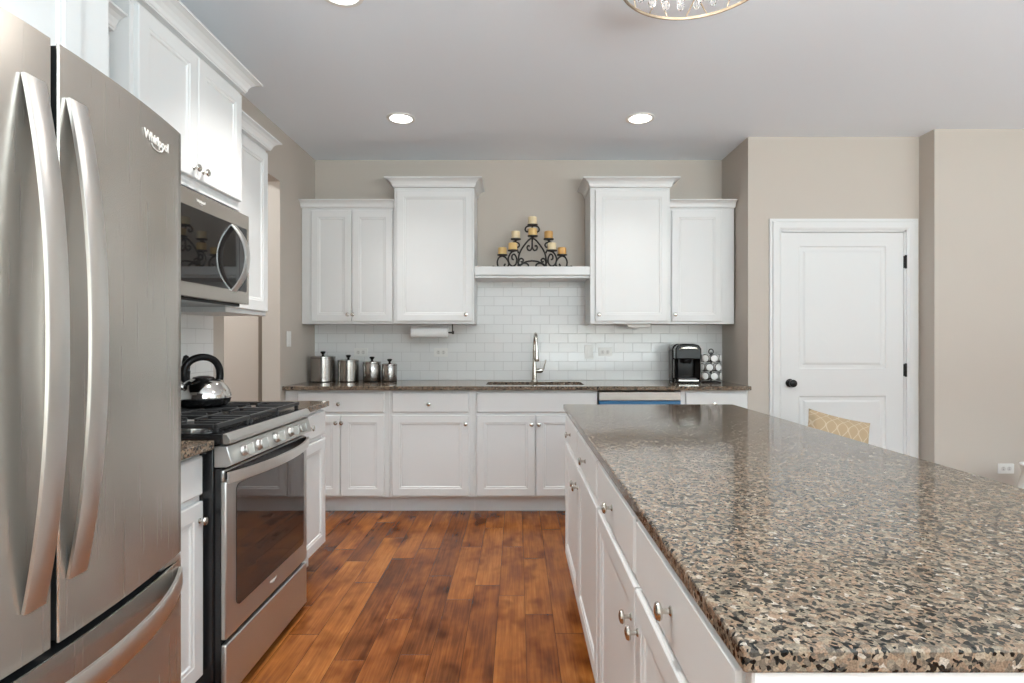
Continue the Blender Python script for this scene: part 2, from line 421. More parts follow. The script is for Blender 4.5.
CROWN_S = [(0, 0), (.005, 0), (.006, .005), (.010, .008), (.013, .020), (.021, .033), (.034, .043), (.046, .047), (.050, .048), (.050, .055), (0, .055)]
CROWN_T = [(0, 0), (.005, 0), (.006, .005), (.010, .008), (.014, .023), (.024, .039), (.040, .051), (.056, .057), (.062, .058), (.062, .066), (0, .066)]
def crown(parent, w, d, f, z, prof, left=True, right=True):
    """mitred crown running round the front and the open ends of a cabinet"""
    mb = MB(); loops = []
    for o, h in prof:
        xl = -o if left else 0; xr = w + o if right else w
        P = [(xl, -f - o), (xr, -f - o)]
        if left: P = [(xl, d)] + P
        if right: P = P + [(xr, d)]
        loops.append([mb.bm.verts.new((p[0], p[1], z + h)) for p in P])
    k = len(loops)
    for i in range(k):
        A, B = loops[i], loops[(i + 1) % k]
        for j in range(len(A) - 1): mb.bm.faces.new((A[j], A[j + 1], B[j + 1], B[j]))
    mb.bm.faces.new([q[0] for q in loops]); mb.bm.faces.new([q[-1] for q in loops][::-1])
    # closing top board
    mb.box(0, w, -f, d, z, z + .012)
    return mb.build('crown_molding', 'white', parent, smooth=False)

def cabinet(name, label, group, x, y, rot, w, d, z0, z1, fronts, toe=False, crown_p=None, cl=True, cr=True, cat='cabinet', extra=None):
    zb = 0 if toe else z0
    t = thing(name, label, cat, (x, y, zb), rot, group)
    b = MB()
    if name == 'sink_cabinet':
        for q in ((0, .018, 0, d, z0, z1), (w - .018, w, 0, d, z0, z1), (.018, w - .018, d - .012, d, z0, z1), (.018, w - .018, 0, d - .012, z0, z0 + .018),
                  (.018, w - .018, 0, .02, z0 + .018, z1)): b.box(*q)
    else: b.box(0, w, 0, d, z0 - zb, z1 - zb)
    b.build('carcass', 'white', t, bevel=.0015)
    if toe: MB().box(0, w, .075, .09, .0, z0 - .001).build('toe_kick', 'white', t)
    for fr in fronts:
        k, xa, xb, za, zc, kn = fr
        za -= zb; zc -= zb; w_, h_ = xb - xa, zc - za
        mb = MB()
        if k == 'door': panel_slab(mb, 0, 0, w_, h_, .019, [(.052, .052, w_ - .052, h_ - .052)])
        else: panel_slab(mb, 0, 0, w_, h_, .019, ch=.006)
        o = mb.build({'door': 'door', 'drawer': 'drawer', 'panel': 'false_front'}[k], 'white', t, loc=(xa, -.0195, za), smooth=False)
        if kn: knob(o, kn[0] - xa, 0, kn[1] - zb - za)
    if crown_p: crown(t, w, d, .02, z1 - zb, crown_p, cl, cr)
    return t

# ================================================================== THE SETTING
H = 2.784
XL, XR, YB, YD, YR = -1.70, 1.72, 4.75, 4.21, 4.056
struct('floor', MB().box(-3.4, 5.75, -3.75, 5.2, -.1, 0), 'floor')
struct('ceiling', MB().box(-3.4, 5.75, -3.75, 5.2, H, H + .1), 'ceil')
struct('wall_back', MB().box(XL, XR, YB, YB + .15, 0, H), 'wall')
JN, JF, JT = 3.275, 4.05, 2.407
lw = MB().box(XL - .13, XL, -3.6, JN, 0, H).box(XL - .13, XL, JN, JF, JT, H).box(XL - .13, XL, JF, 4.9, 0, H)
struct('wall_left', lw, 'wall')
struct('wall_hall', MB().box(-3.4, -3.3, 2.6, 5.2, 0, H).box(-3.3, XL - .13, 2.6, 2.7, 0, H).box(-3.3, -2.04, 4.45, 4.6, 0, H).box(-2.04, XL - .13, 5.05, 5.15, 0, H), 'wall')
DX0, DX1, DT = X(780.5, YD), X(905.5, YD), Z(231, YD)
pw = MB().box(XR, DX0, YD, 4.9, 0, H).box(DX0, DX1, YD, YD + .12, DT, H).box(DX0, DX1, YD + .08, YD + .12, 0, DT)
pw.box(DX1, 3.0, YD, YD + .12, 0, H)
struct('wall_pantry', pw, 'wall')
struct('wall_right_return', MB().box(2.995, 5.75, YR, YD + .12, 0, H), 'wall')
def wall_with_hole(axis, a0, a1, p0, p1, h0, h1, z0, z1):
    mb = MB()
    def bx(u0, u1, w0, w1):
        if axis == 'x': mb.box(u0, u1, p0, p1, w0, w1)
        else: mb.box(p0, p1, u0, u1, w0, w1)
    bx(a0, h0, 0, H); bx(h1, a1, 0, H); bx(h0, h1, 0, z0); bx(h0, h1, z1, H)
    return mb
struct('wall_front', wall_with_hole('x', XL - .13, 5.75, -3.75, -3.6, -.95, 2.75, 1.65, 2.55), 'wall')
struct('wall_right', wall_with_hole('y', -3.6, YR, 5.6, 5.75, -2.45, 1.25, .5, 2.5), 'wall')
def window(i, loc, rz, w, h):
    mb = MB().box(-w / 2, w / 2, -.02, .05, 0, .06).box(-w / 2, w / 2, -.02, .05, h - .06, h)
    k = 3
    for j in range(k + 1):
        x = -w / 2 + .03 + j * (w - .06) / k; mb.box(x - .03, x + .03, -.02, .05, .06, h - .06)
    o = mb.build('window_%d' % i, 'trim', loc=loc, rz=rz, bevel=.003); o['kind'] = 'structure'
    MB().box(-w / 2 + .05, w / 2 - .05, .012, .018, .05, h - .05).build('pane', 'pane', o)
window(1, (.9, -3.66, 1.65), R(180), 3.7, .9)  # unseen window, added and kept high for the lamp behind the camera
window(2, (5.66, -.6, .5), R(-90), 3.7, 2.0)

# tiled backsplashes
ZC, ZL = .935, .922
struct('wall_back_tile', MB().box(XL, XR, YB - .008, YB, ZC, 1.87), 'tileb')
struct('wall_left_tile', MB().box(XL, XL + .008, .3, 3.146, ZL, 1.95), 'tilel')
# door casing and door
def casing(name, xo0, xo1, zt, cw, y, th):
    mb = MB()
    P = [(xo0, xo0 + cw), (xo1 - cw, xo1)]
    prof = [(0, 0), (0, -th * .6), (cw * .2, -th * .6), (cw * .28, -th), (cw * .8, -th), (cw, -th * .55), (cw, 0)]
    L = []
    for o, yy in prof:
        L.append([mb.bm.verts.new(p) for p in ((xo0 + o, y + yy, 0), (xo0 + o, y + yy, zt - o), (xo1 - o, y + yy, zt - o), (xo1 - o, y + yy, 0))])
    for A, B in zip(L, L[1:]):
        for j in range(3): mb.bm.faces.new((A[j], A[j + 1], B[j + 1], B[j]))
    mb.box(xo0 + cw - .002, xo0 + cw + .012, y - .004, y + .03, 0, zt - cw)
    mb.box(xo1 - cw - .012, xo1 - cw + .002, y - .004, y + .03, 0, zt - cw)
    mb.box(xo0 + cw, xo1 - cw, y - .004, y + .03, zt - cw - .012, zt - cw + .002)
    return struct(name, mb, 'trim')
CO0, CO1, CT = X(769, YD), X(917, YD), Z(219, YD)
casing('trim_1', CO0, CO1, CT, .085, YD, .022)
dw, dh = DX1 - DX0 - .008, DT - .02
mb = MB()
pr = [(0, 0), (.008, .007), (.014, .008), (.03, .008), (.045, .001), (.05, .0005)]
zp = lambda py: Z(py, YD) - .01
panel_slab(mb, 0, 0, dw, dh, .035, [(X(799, YD) - DX0, .22, X(886, YD) - DX0, zp(396)), (X(799, YD) - DX0, zp(369), X(886, YD) - DX0, zp(246))], pr)
door = mb.build('door_1', 'trim', loc=(DX0 + .004, YD + .006, .01), smooth=False); door['kind'] = 'structure'
kz = Z(383, YD) - .01; kx = X(789.5, YD) - DX0
MB().lathe([(.031, 0), (.031, .006), (.014, .010), (.012, .03), (.022, .036), (.029, .05), (.027, .062), (.015, .069), (0, .07)], (kx, 0, kz), '-Y').build('door_knob', 'bronze', door)
for py in (262, 370, 478):
    z_ = Z(py, YD) - .01
    MB().box(dw - .008, dw + .012, -.012, .004, z_ - .045, z_ + .045).lathe([(.008, -.05), (.008, .05)], (dw + .002, -.014, z_), 'Z', 10).build('hinge', 'bronze', door)
def baseb(name, x0, x1, y0, y1): return struct(name, MB().box(x0, x1, y0, y1, 0, .13), 'trim', bevel=.004)
baseb('baseboard_right_return', CO1 + .3, 5.6, YR - .014, YR)
baseb('baseboard_right', 5.586, 5.6, -3.6, YR - .015)
baseb('baseboard_front', XL, 5.58, -3.6, -3.586)
baseb('baseboard_left', XL, XL + .014, -3.58, .3)
baseb('baseboard_left_corner', XL, XL + .014, JF, 4.12)
baseb('baseboard_hall', -3.3, -2.04, 4.436, 4.45)

# ================================================================== BACK RUN: base cabinets
YF = 4.13
XF = lambda px: X(px, YF - .02)
DRT, DRB, DOT, DOB, CB, CTZ = .887, .742, .720, .134, .118, .9055
def back_base(label, pxa, pxb, fronts, name='base_cabinet', xa=None, xb=None):
    x0 = XF(pxa) if xa is None else xa; x1 = XF(pxb) if xb is None else xb
    fr = []
    for k, a, b_, kn in fronts:
        za, zc = (DRB, DRT) if k in ('drawer', 'panel') else (DOB, DOT)
        kk = None if kn is None else (XF(kn[0]) - x0, Z(kn[1], YF - .03))
        fr.append((k, XF(a) - x0, XF(b_) - x0, za, zc, kk))
    return cabinet(name, label, 'base cabinets on the back wall', x0, YF, 0, x1 - x0, .615, CB, CTZ, fr, toe=True)
back_base('white base cabinet with one drawer over two doors, left corner below the canisters', 285, 389,
          [('drawer', 297, 384, (339, 404)), ('door', 297, 339.8, (336.3, 423)), ('door', 340.8, 384, (342, 423))], xa=XL + .004, xb=XF(389) - .001)
back_base('white base cabinet with one drawer over one wide door, left of the sink cabinet', 389, 474,
          [('drawer', 392, 469, (429, 404)), ('door', 392, 469, (465.6, 424))], xb=XF(474) - .001)
back_base('white sink base cabinet with plain false front over two doors, below the faucet', 474, 598,
          [('panel', 476.7, 597, None), ('door', 476.7, 535, (531.6, 424.5)), ('door', 536, 596, (538.6, 424.5))], name='sink_cabinet', xb=XF(598) - .001)
back_base('narrow white base cabinet below the coffee maker, right of the dishwasher', 681, 752,
          [('drawer', 686, 747, (714, 404)), ('door', 686, 747, (691, 424))], xa=XF(681) + .001, xb=XR - .036)
# dishwasher
x0, x1 = XF(598) + .002, XF(681) - .002
t = thing('dishwasher', 'stainless dishwasher with blue film strip under back counter', 'dishwasher', (x0, YF, 0))
w = x1 - x0
MB().box(.004, w - .004, 0, .58, .1, .885).build('tub', 'dgrey', t)
MB().box(.003, w - .003, -.03, -.001, .829, .893).build('control_panel', 'dwsteel', t, bevel=.004)
MB().box(.003, w - .003, -.031, -.001, .775, .8275).build('film_strip', 'blue', t, bevel=.002)['label'] = 'blue protective film strip'
MB().box(.003, w - .003, -.03, -.001, .12, .773).build('door', 'dwsteel', t, bevel=.004)
MB().box(.02, w - .02, .05, .06, 0, .099).build('toe_plate', 'black', t)

# worktops
def slab_hole(x0, x1, y0, y1, z0, z1, hole=None, r=.05):
    mb = MB()
    if hole is None: return mb.box(x0, x1, y0, y1, z0, z1)
    hx0, hx1, hy0, hy1 = hole; bm = mb.bm
    hp = []
    for cx, cy, a0 in ((hx0 + r, hy0 + r, 180), (hx1 - r, hy0 + r, 270), (hx1 - r, hy1 - r, 0), (hx0 + r, hy1 - r, 90)):
        for k in range(7):
            a = R(a0 + 15 * k); hp.append((cx + r * math.cos(a), cy + r * math.sin(a)))
    O = [(x0, y0), (x1, y0), (x1, y1), (x0, y1)]
    lev = {}
    for z in (z0, z1):
        ov = [bm.verts.new((*p, z)) for p in O]; hv = [bm.verts.new((*p, z)) for p in hp]; lev[z] = (ov, hv)
        for q in range(4):
            seg = hv[7 * q:7 * q + 7]
            for k in range(6): bm.faces.new((ov[q], seg[k], seg[k + 1]))
            bm.faces.new((ov[q], seg[6], hv[(7 * q + 7) % 28], ov[(q + 1) % 4]))
    for q in (0, 1):
        A, B = lev[z0][q], lev[z1][q]; k = len(A)
        for i in range(k): bm.faces.new((A[i], A[(i + 1) % k], B[(i + 1) % k], B[i]))
    return mb
HX = (-.235, .505, 4.205, 4.545)
o = slab_hole(XL + .003, XR - .03, 4.075, YB - .009, ZC - .029, ZC, HX).build('countertop', 'granite', bevel=.003, smooth=False)
# notch at the pantry wall: the counter's last centimetre stands proud of the wall corner only in front
tag(o, 'long speckled brown granite countertop along the back wall, with the sink', 'countertop', 'granite countertops')
o = MB().box(0, .625, 0, 0.53, 0, .03).build('countertop', 'granite', loc=(XL + .010, 2.672, ZL - .03), bevel=.004, smooth=False)
tag(o, 'short granite countertop at the far side of the gas range', 'countertop', 'granite countertops')
o = MB().box(0, .665, 0, .483, 0, .03).build('countertop', 'granite', loc=(XL + .010, 1.432, ZL - .03), bevel=.004, smooth=False)
tag(o, 'granite countertop piece between the fridge and the gas range', 'countertop', 'granite countertops')

# sink + faucet
sx0, sx1, sy0, sy1 = HX
def rrect(x0, x1, y0, y1, r, k=6):
    P = []
    for cx, cy, a0 in ((x0 + r, y0 + r, 180), (x1 - r, y0 + r, 270), (x1 - r, y1 - r, 0), (x0 + r, y1 - r, 90)):
        for j in range(k + 1):
            a = R(a0 + 90 * j / k); P.append((cx + r * math.cos(a), cy + r * math.sin(a)))
    return P
mb = MB(); lv = []
hw, hd = (sx1 - sx0) / 2, (sy1 - sy0) / 2
for gx, z, r in ((.02, 0, .06), (-.003, 0, .05), (-.006, -.16, .05), (-.03, -.19, .06)):
    lv.append([mb.bm.verts.new((*p, z)) for p in rrect(-hw - gx, hw + gx, -hd - gx, hd + gx, r)])
for A, B in zip(lv, lv[1:]):
    for i in range(len(A)): mb.bm.faces.new((A[i], A[(i + 1) % len(A)], B[(i + 1) % len(A)], B[i]))
mb.bm.faces.new(lv[-1])
t = thing('sink', 'dark undermount sink basin set into the back countertop', 'sink', ((sx0 + sx1) / 2, (sy0 + sy1) / 2, ZC - .033))
bs = mb.build('basin', 'sink', t); md = bs.modifiers.new('shell', 'SOLIDIFY'); md.thickness = .003; md.offset = -1
MB().lathe([(.04, 0), (.04, .004), (.03, .005), (.02, .001), (0, .001)], (0, 0, -.188)).build('drain', 'chrome', t)
t = thing('faucet', 'tall brushed gooseneck faucet with side lever behind the sink', 'faucet', (X(534.5, 4.63), 4.63, ZC))
MB().lathe([(.028, 0), (.028, .006), (.021, .012), (.020, .09), (.0175, .13), (.0145, .26)]).build('body', 'nickel', t)
pts = [(0, 0, .25), (0, 0, .29)] + [(.012 * k / 8, -.075 + .075 * math.cos(R(180 * k / 8)), .30 + .085 * math.sin(R(180 * k / 8))) for k in range(9)] + [(.012, -.152, .27)]
MB().tube(catmull(pts, 4), .0125, 12).build('spout', 'nickel', t)
MB().lathe([(.0125, .27), (.015, .255), (.016, .22), (.019, .195), (.021, .17), (.018, .165), (0, .165)], (.012, -.152, 0)).build('spray_head', 'nickel', t)
mb = MB().lathe([(.017, .015), (.019, .03), (.019, .055), (.012, .07)], (0, 0, .085), 'X', 16)
mb.tube(catmull([(.05, 0, .085), (.072, -.004, .095), (.082, -.006, .13), (.094, -.008, .175)], 5), .0085, 10, taper=lambda u: 1 - .45 * u)
mb.build('lever', 'nickel', t)

# ================================================================== BACK RUN: wall cabinets + shelf
UB = 1.397
def upper(label, x0, x1, yf, ztop, doors, cp, cl, cr, group='wall cabinets on the back wall'):
    fr = []
    for pa, pb, kn in doors:
        yd = yf - .02
        fr.append(('door', X(pa, yd) - x0, X(pb, yd) - x0, UB + .02, ztop - .022, (X(kn, yd) - x0, Z(314.5, yd - .02))))
    return cabinet('upper_cabinet', label, group, x0, yf, 0, x1 - x0, YB - .0085 - yf, UB, ztop, fr, crown_p=cp, cl=cl, cr=cr)
YT, YS = 4.40, 4.45
TL0, TL1 = X(394.3, YT - .0), X(474.3, YT)
TR0, TR1 = X(590.3, YT), X(669.8, YT)
upper('short white double-door upper cabinet on the back wall, above the canisters', XL + .003, TL0 - .0015, YS, 2.309,
      [(311, 351.2, 348.2), (352, 392.3, 353.2)], CROWN_S, False, False)
upper('tall white single-door upper cabinet left of the candle shelf', TL0, TL1, YT, 2.455, [(396.5, 472.5, 466)], CROWN_T, True, True)
upper('tall white single-door upper cabinet right of the candle shelf', TR0, TR1, YT, 2.455, [(595.5, 668.3, 598.8)], CROWN_T, True, True)
upper('short white single-door upper cabinet above the coffee maker', TR1 + .0015, XR - .012, YS, 2.309, [(672, 722, 674.8)], CROWN_S, False, False)
ys = 4.408
t = thing('wall_shelf', 'white shelf bridging the two tall cabinets above the sink', 'shelf', (TL1 + .002, ys, 1.778))
w = TR0 - TL1 - .004
MB().box(0, w, 0, YB - .009 - ys, .0, .067).build('board', 'white', t, bevel=.002)
MB().box(0, w, .02, YB - .009 - ys, -.022, -.001).build('apron', 'white', t, bevel=.002)
SHZ = 1.845

# ================================================================== LEFT RUN
XD = -1.078          # door fronts of the left base cabinets
def left_cab(name, label, xface, y0, y1, z0, z1, fronts, depth, toe, cp=None, cl=True, cr=True):
    return cabinet(name, label, 'cabinets on the left wall', xface, y0, R(90), y1 - y0, depth, z0, z1, fronts, toe=toe, crown_p=cp, cl=cl, cr=cr)
xf = XD - .02; dep = xf - XL - .0085
left_cab('base_cabinet', 'white base cabinet between the fridge and the gas range', -1.077, 1.436, 1.915, CB, ZL - .0305,
         [('drawer', .012, .467, .742, .872, (.235, .807)), ('door', .012, .467, DOB, DOT, (.443, .66))], 1.7 - 1.077 - .0085, True)
left_cab('base_cabinet', 'narrow white drawer and door base cabinet at the far side of the gas range', xf, 2.672, 3.17, CB, ZL - .0305,
         [('drawer', .012, .506, .742, .872, (.26, .807)), ('door', .012, .506, DOB, DOT, (.04, .66))], dep, True)
# cabinet above the fridge
left_cab('fridge_cabinet', 'deep white cabinet above the fridge', -1.11, .48, 1.535, 1.83, 2.44,
         [('door', .02, .46, 1.85, 2.42, (.42, 1.9)), ('door', .466, .935, 1.85, 2.42, (.50, 1.9))], .58, False, CROWN_T, True, True)
left_cab('upper_cabinet', 'short white upper cabinet squeezed between fridge cabinet and microwave cabinet', -1.385, 1.538, 1.907, UB, 2.305,
         [('door', .012, .357, UB + .02, 2.285, (.32, 1.47))], .30, False, CROWN_S, False, False)
left_cab('microwave_cabinet', 'tall white double-door cabinet directly above the microwave', -1.31, 1.910, 2.667, 1.872, 2.43,
         [('door', .018, .374, 1.912, 2.41, (.345, 1.95)), ('door', .380, .738, 1.912, 2.41, (.41, 1.95))], .381, False, CROWN_T, True, True)
left_cab('upper_cabinet', 'short white upper cabinet beside the microwave, next to the hall opening', -1.38, 2.672, 3.10, 1.397, 2.305,
         [('door', .012, .412, 1.42, 2.283, (.05, 1.47))], .311, False, CROWN_S, False, True)

# ------------------------------------------------------------------ refrigerator
FW = .888; FD = .85
t = thing('refrigerator', 'stainless french-door refrigerator at the left with two long curved handles', 'refrigerator', (-.845, .535, 0), R(90))
def fy(x, bow=.045): return -bow * (1 - ((x - FW / 2) / (FW / 2)) ** 2)
def fdoor(xa, xb, z0, z1, r=.005):
    arc = [(xa + (xb - xa) * k / 14, fy(xa + (xb - xa) * k / 14)) for k in range(15)]
    back = [(x, y + .0045) for x, y in arc[::-1]]
    arc[0] = (xa, arc[0][1] + r * .6); arc.insert(1, (xa + r * .5, fy(xa + r * .5) + r * .12)); arc[-1] = (xb, arc[-1][1] + r * .6); arc.insert(-1, (xb - r * .5, fy(xb - r * .5) + r * .12))
    return MB().prism(arc + back, z0, z1)
def liner(par, xa, xb, z0, z1):
    arc = [(xa + (xb - xa) * k / 10, fy(xa + (xb - xa) * k / 10) + .005) for k in range(11)]
    MB().prism(arc + [(xb, .054), (xa, .054)], z0, z1).build('liner', 'liner', par)
MB().box(.006, FW - .006, .056, FD - .006, .045, 1.762).build('case', 'dgrey', t, bevel=.004)
for q in (.10, .6): MB().box(.03, FW - .03, q, q + .1, 0, .044).build('foot', 'black', t, bevel=.003)
dl = fdoor(.002, .4365, .730, 1.776).build('door', 'steel', t); dr = fdoor(.4505, FW - .002, .730, 1.776).build('door', 'steel', t)
fz = fdoor(.002, FW - .002, .07, .712).build('freezer_drawer', 'steel', t)
liner(dl, .004, .4345, .733, 1.773); liner(dr, .4525, FW - .004, .733, 1.773); liner(fz, .004, FW - .004, .073, .709)
MB().box(FW - .09, FW - .01, -.004, .05, .713, .729).build('hinge_cover', 'steelx', t, bevel=.002)
MB().box(.01, .09, -.004, .05, .713, .729).build('hinge_cover', 'steelx', t, bevel=.002)
def vhandle(par, x, z0, z1):
    pts = []
    for k in range(25):
        u = k / 24; s_ = 1 - abs(2 * u - 1) ** 2.2
        pts.append((x, fy(x) - .003 - .040 * s_, z0 + (z1 - z0) * u))
    MB().strap(pts, (1, 0, 0), .008, .0215).build('handle', 'hsteel', par)
vhandle(dl, .397, .815, 1.690); vhandle(dr, .488, .835, 1.688)
pts = []
for k in range(25):
    u = k / 24; x = .03 + (FW - .045) * u; pts.append((x, fy(x) - .003 - .06 * (1 - abs(2 * u - 1) ** 2.2), .672))
MB().strap(pts, (0, 0, 1), .009, .024).build('handle', 'hsteelx', fz)
def emblem(par, x, z, y, size, ang=0):
    mt = Matrix.Translation((x, y, z)) @ Matrix.Rotation(ang, 4, 'Z') @ Matrix.Rotation(R(90), 4, 'X')
    e = text_mesh('emblem', 'Whirlpool', size, 'logo', par, mt)
    ring = [(x + size * .95 * math.cos(a) * math.cos(ang), y + size * .95 * math.cos(a) * math.sin(ang) - .0004, z - size * .35 + size * .42 * math.sin(a)) for a in [R(195 + 15 * k) for k in range(12)]]
    MB().tube(ring, size * .05, 6).build('swoosh', 'logo', e)
sl = lambda x: math.atan(2 * .045 * (x - FW / 2) / (FW / 2) ** 2)
emblem(dr, .752, 1.712, fy(.752) - .0012, .028, sl(.752))

# ------------------------------------------------------------------ gas range
RW = .745
RX = -.99
t = thing('gas_range', 'stainless gas range with black cast iron grates and oven below', 'range', (RX, 1.918, 0), R(90))
MB().box(.002, RW - .002, .045, .69, .03, .905).box(.012, RW - .012, .0205, .0455, .04, .822).build('body', 'black', t, bevel=.003)
for qx in (.055, RW - .055):
    for qy in (.12, .62): MB().lathe([(.024, 0), (.024, .008), (.012, .01), (.012, .029)], (qx, qy, 0), seg=16).build('foot', 'black', t)
ct = MB().prism([(.0105, .907), (.0105, .942), (.055, .942), (.062, .936), (.66, .936), (.69, .942), (.69, .907)], 0, RW, 'X').build('cooktop', 'black', t, bevel=.002)
MB().prism([(-.016, .912), (-.016, .922), (-.004, .941), (.010, .9425), (.010, .907), (-.012, .907)], 0, RW, 'X').build('front_rim', 'steelx', ct, bevel=.0015, smooth=False)
MB().box(.02, RW - .02, .07, .655, .9365, .939).build('burner_pan', 'black', ct)
cp = MB().prism([(-.002, .828), (-.022, .836), (-.004, .900), (.04, .900), (.04, .828)], 0, RW, 'X').build('control_panel', 'steelx', t, bevel=.003)
for kx in (.10, .217, .37, .512, .600):
    c = (kx, -.012, .868)
    kb = MB().lathe([(.022, 0), (.022, .005), (.017, .009), (.016, .020), (.0, .020)], axis='-Y', seg=24)
    kb.box(-.006, .006, -.042, -.018, -.019, .019)
    kb.build('knob', 'steelx', cp, loc=c, bevel=.002).rotation_euler = (R(-14), 0, 0)
od = MB().box(.004, RW - .004, 0, .02, .238, .778).box(.004, RW - .004, .008, .02, .778, .818).build('oven_door', 'steelx', t, bevel=.005)
MB().box(.012, RW - .012, .000, .007, .785, .812).build('vent_trim', 'black', od)
MB().prism(rrect(.070, RW - .052, .325, .755, .025), -.0035, .004, 'Y').build('window', 'ovenglass', od)
pts = [(.006 + (RW - .012) * k / 20, -.006 - .055 * (1 - abs(2 * k / 20 - 1) ** 2.2), .792) for k in range(21)]
MB().strap(pts, (0, 0, 1), .010, .019).build('handle', 'hsteelx', od)
emblem(od, RW * .5, .292, -.0012, .014)
MB().box(.004, RW - .004, .0, .02, .032, .222).build('storage_drawer', 'steelx', t, bevel=.006)
# burners and continuous grates
for bx_, by_, br in ((.15, .20, .045), (.15, .50, .036), (.378, .35, .055), (.606, .20, .036), (.606, .50, .045)):
    bb = MB().lathe([(br + .012, .939), (br + .012, .943), (br, .946), (br, .952), (0, .952)], (bx_, by_, 0)).build('burner', 'hsteelx', ct)
    MB().lathe([(br * .85, .9522), (br * .9, .957), (br * .8, .961), (0, .962)], (bx_, by_, 0)).build('burner_cap', 'iron', bb)
for gi in range(3):
    a, b_ = .012 + gi * .2445, .012 + (gi + 1) * .2445 - .004
    g = MB(); z0, z1 = .958, .974
    def bar(xa, xb, ya, yb): g.box(xa, xb, ya, yb, z0, z1)
    bar(a, b_, .035, .049); bar(a, b_, .641, .655); bar(a, a + .012, .049, .641); bar(b_ - .012, b_, .049, .641)
    bar(a + .012, b_ - .012, .338, .352)
    mx_ = (a + b_) / 2
    for yc in (.195, .50):
        bar(mx_ - .006, mx_ + .006, yc - .146, yc - .03); bar(mx_ - .006, mx_ + .006, yc + .03, yc + .138 if yc < .3 else yc + .141)
        bar(a + .012, mx_ - .03, yc - .006, yc + .006); bar(mx_ + .03, b_ - .012, yc - .006, yc + .006)
    for q in (.25, .75):
        xq = a + .012 + (b_ - a - .024) * q
        for ya, yb in ((.049, .15), (.24, .338), (.352, .455), (.545, .641)): bar(xq - .005, xq + .005, ya, yb)
    for fxx, fyy in ((a + .012, .045), (b_ - .012, .045), (a + .012, .645), (b_ - .012, .645)):
        g.box(fxx - .008, fxx + .008, fyy - .008, fyy + .008, .9425 if fyy < .1 else .940, z0)
    g.build('grate', 'iron', t, bevel=.003, smooth=False)

# ------------------------------------------------------------------ microwave over the range
RW = .754
MX, MZ0, MZ1 = -1.265, 1.431, 1.848
t = thing('microwave', 'stainless over-the-range microwave with black glass door and bowed handle', 'microwave', (MX, 1.913, MZ0), R(90))
mh = MZ1 - MZ0
MB().box(.004, RW - .004, .026, .425, .008, mh - .001).build('case', 'dgrey', t, bevel=.003)
dm = MB().box(.002, RW - .002, 0, .025, .0, mh - .002).build('door', 'steel', t, bevel=.003)
MB().prism(rrect(.022, RW - .03, .056, mh - .068, .006, 3), -.0025, .004, 'Y').build('glass', 'glass', dm)
pts = [(.60, -.003 - .062 * (1 - abs(2 * k / 20 - 1) ** 2.2), .052 + .29 * k / 20) for k in range(21)]
MB().strap(pts, (1, 0, 0), .009, .02).build('handle', 'hsteel', dm)
MB().box(.655, .657, -.0032, .004, .057, mh - .069).build('seam', 'bplastic', dm)
emblem(dm, .345, mh - .034, -.0012, .0155)
vb = MB().box(.03, RW - .03, .03, .40, -.012, .007).build('vent_base', 'bplastic', t, bevel=.003)

# ------------------------------------------------------------------ kettle, pepper mill
t = thing('kettle', 'round polished steel tea kettle with black loop handle on the range', 'kettle', (-1.375, 2.475, .9745))
MB().lathe([(.075, 0), (.092, .004), (.105, .018), (.110, .036)], seg=40).build('base', 'black', t)
MB().lathe([(.110, .0362), (.111, .045), (.104, .070), (.086, .096), (.062, .113), (.046, .119), (.044, .121), (0, .121)], seg=40).build('body', 'chrome', t)
MB().lathe([(.043, .1215), (.040, .127), (.02, .133), (0, .134)], seg=28).build('lid', 'bplastic', t)
# the spout points to the front left
u = Vector((-.62, -.78, 0)).normalized()
P = lambda a, z: (u.x * a, u.y * a, z)
MB().tube(catmull([P(.075, .075), P(.10, .095), P(.122, .115)], 5), .021, 14, taper=lambda q: 1 - .25 * q).build('spout', 'chrome', t)
MB().tube([P(.116, .112), P(.126, .121), P(.134, .128)], .019, 14).build('spout_cap', 'bplastic', t)
hp = [P(.074, .115), P(.080, .145), P(.073, .175), P(.050, .201), P(.015, .214), P(-.022, .211), P(-.050, .194), P(-.066, .166), P(-.070, .135), P(-.068, .112)]
hb = MB().tube(catmull(hp, 5), .0155, 12).build('handle', 'bplastic', t)
MB().tube(catmull([P(.082, .13), P(.095, .128), P(.112, .130)], 4), .008, 8).build('lever', 'bplastic', hb)
t = thing('pepper_mill', 'dark slim mill standing behind the kettle, beside the fridge edge', 'mill', (-1.642, 2.80, ZL + .0005))
MB().lathe([(.026, 0), (.028, .01), (.022, .06), (.018, .12), (.018, .17), (.020, .19)]).build('body', 'bplastic', t)
MB().lathe([(.017, .191), (.019, .21), (.018, .235), (.012, .262), (0, .27)]).build('top', 'bplastic', t)

# ================================================================== ISLAND
IZ = .92
IX, IXD = .247, .2557        # counter edge, door fronts
o = MB().box(0, 1.159 - IX, 0, 3.038 - .617, 0, .028).build('countertop', 'granite', loc=(IX, .617, IZ - .028), bevel=.004, smooth=False)
tag(o, 'large polished brown granite island top in the foreground', 'countertop', 'granite countertops')
def island_cab(label, y1, y0):
    w = y1 - y0 - .001; h_ = w / 2
    fr = [('drawer', .012, h_ - .012, .742, .874, (h_ / 2, .808)), ('drawer', h_ + .012, w - .012, .742, .874, (h_ * 1.5, .808)),
          ('door', .012, h_ - .004, DOB, DOT, (h_ - .035, .64)), ('door', h_ + .004, w - .012, DOB, DOT, (h_ + .035, .64))]
    return cabinet('island_cabinet', label, 'island cabinets', IXD + .0195, y1, R(-90), w, .58, CB, IZ - .0285, fr, toe=True)
island_cab('white island cabinet at the far end, two drawers over two doors', 3.02, 1.815)
island_cab('white island cabinet at the near end, two drawers over two doors', 1.814, .645)
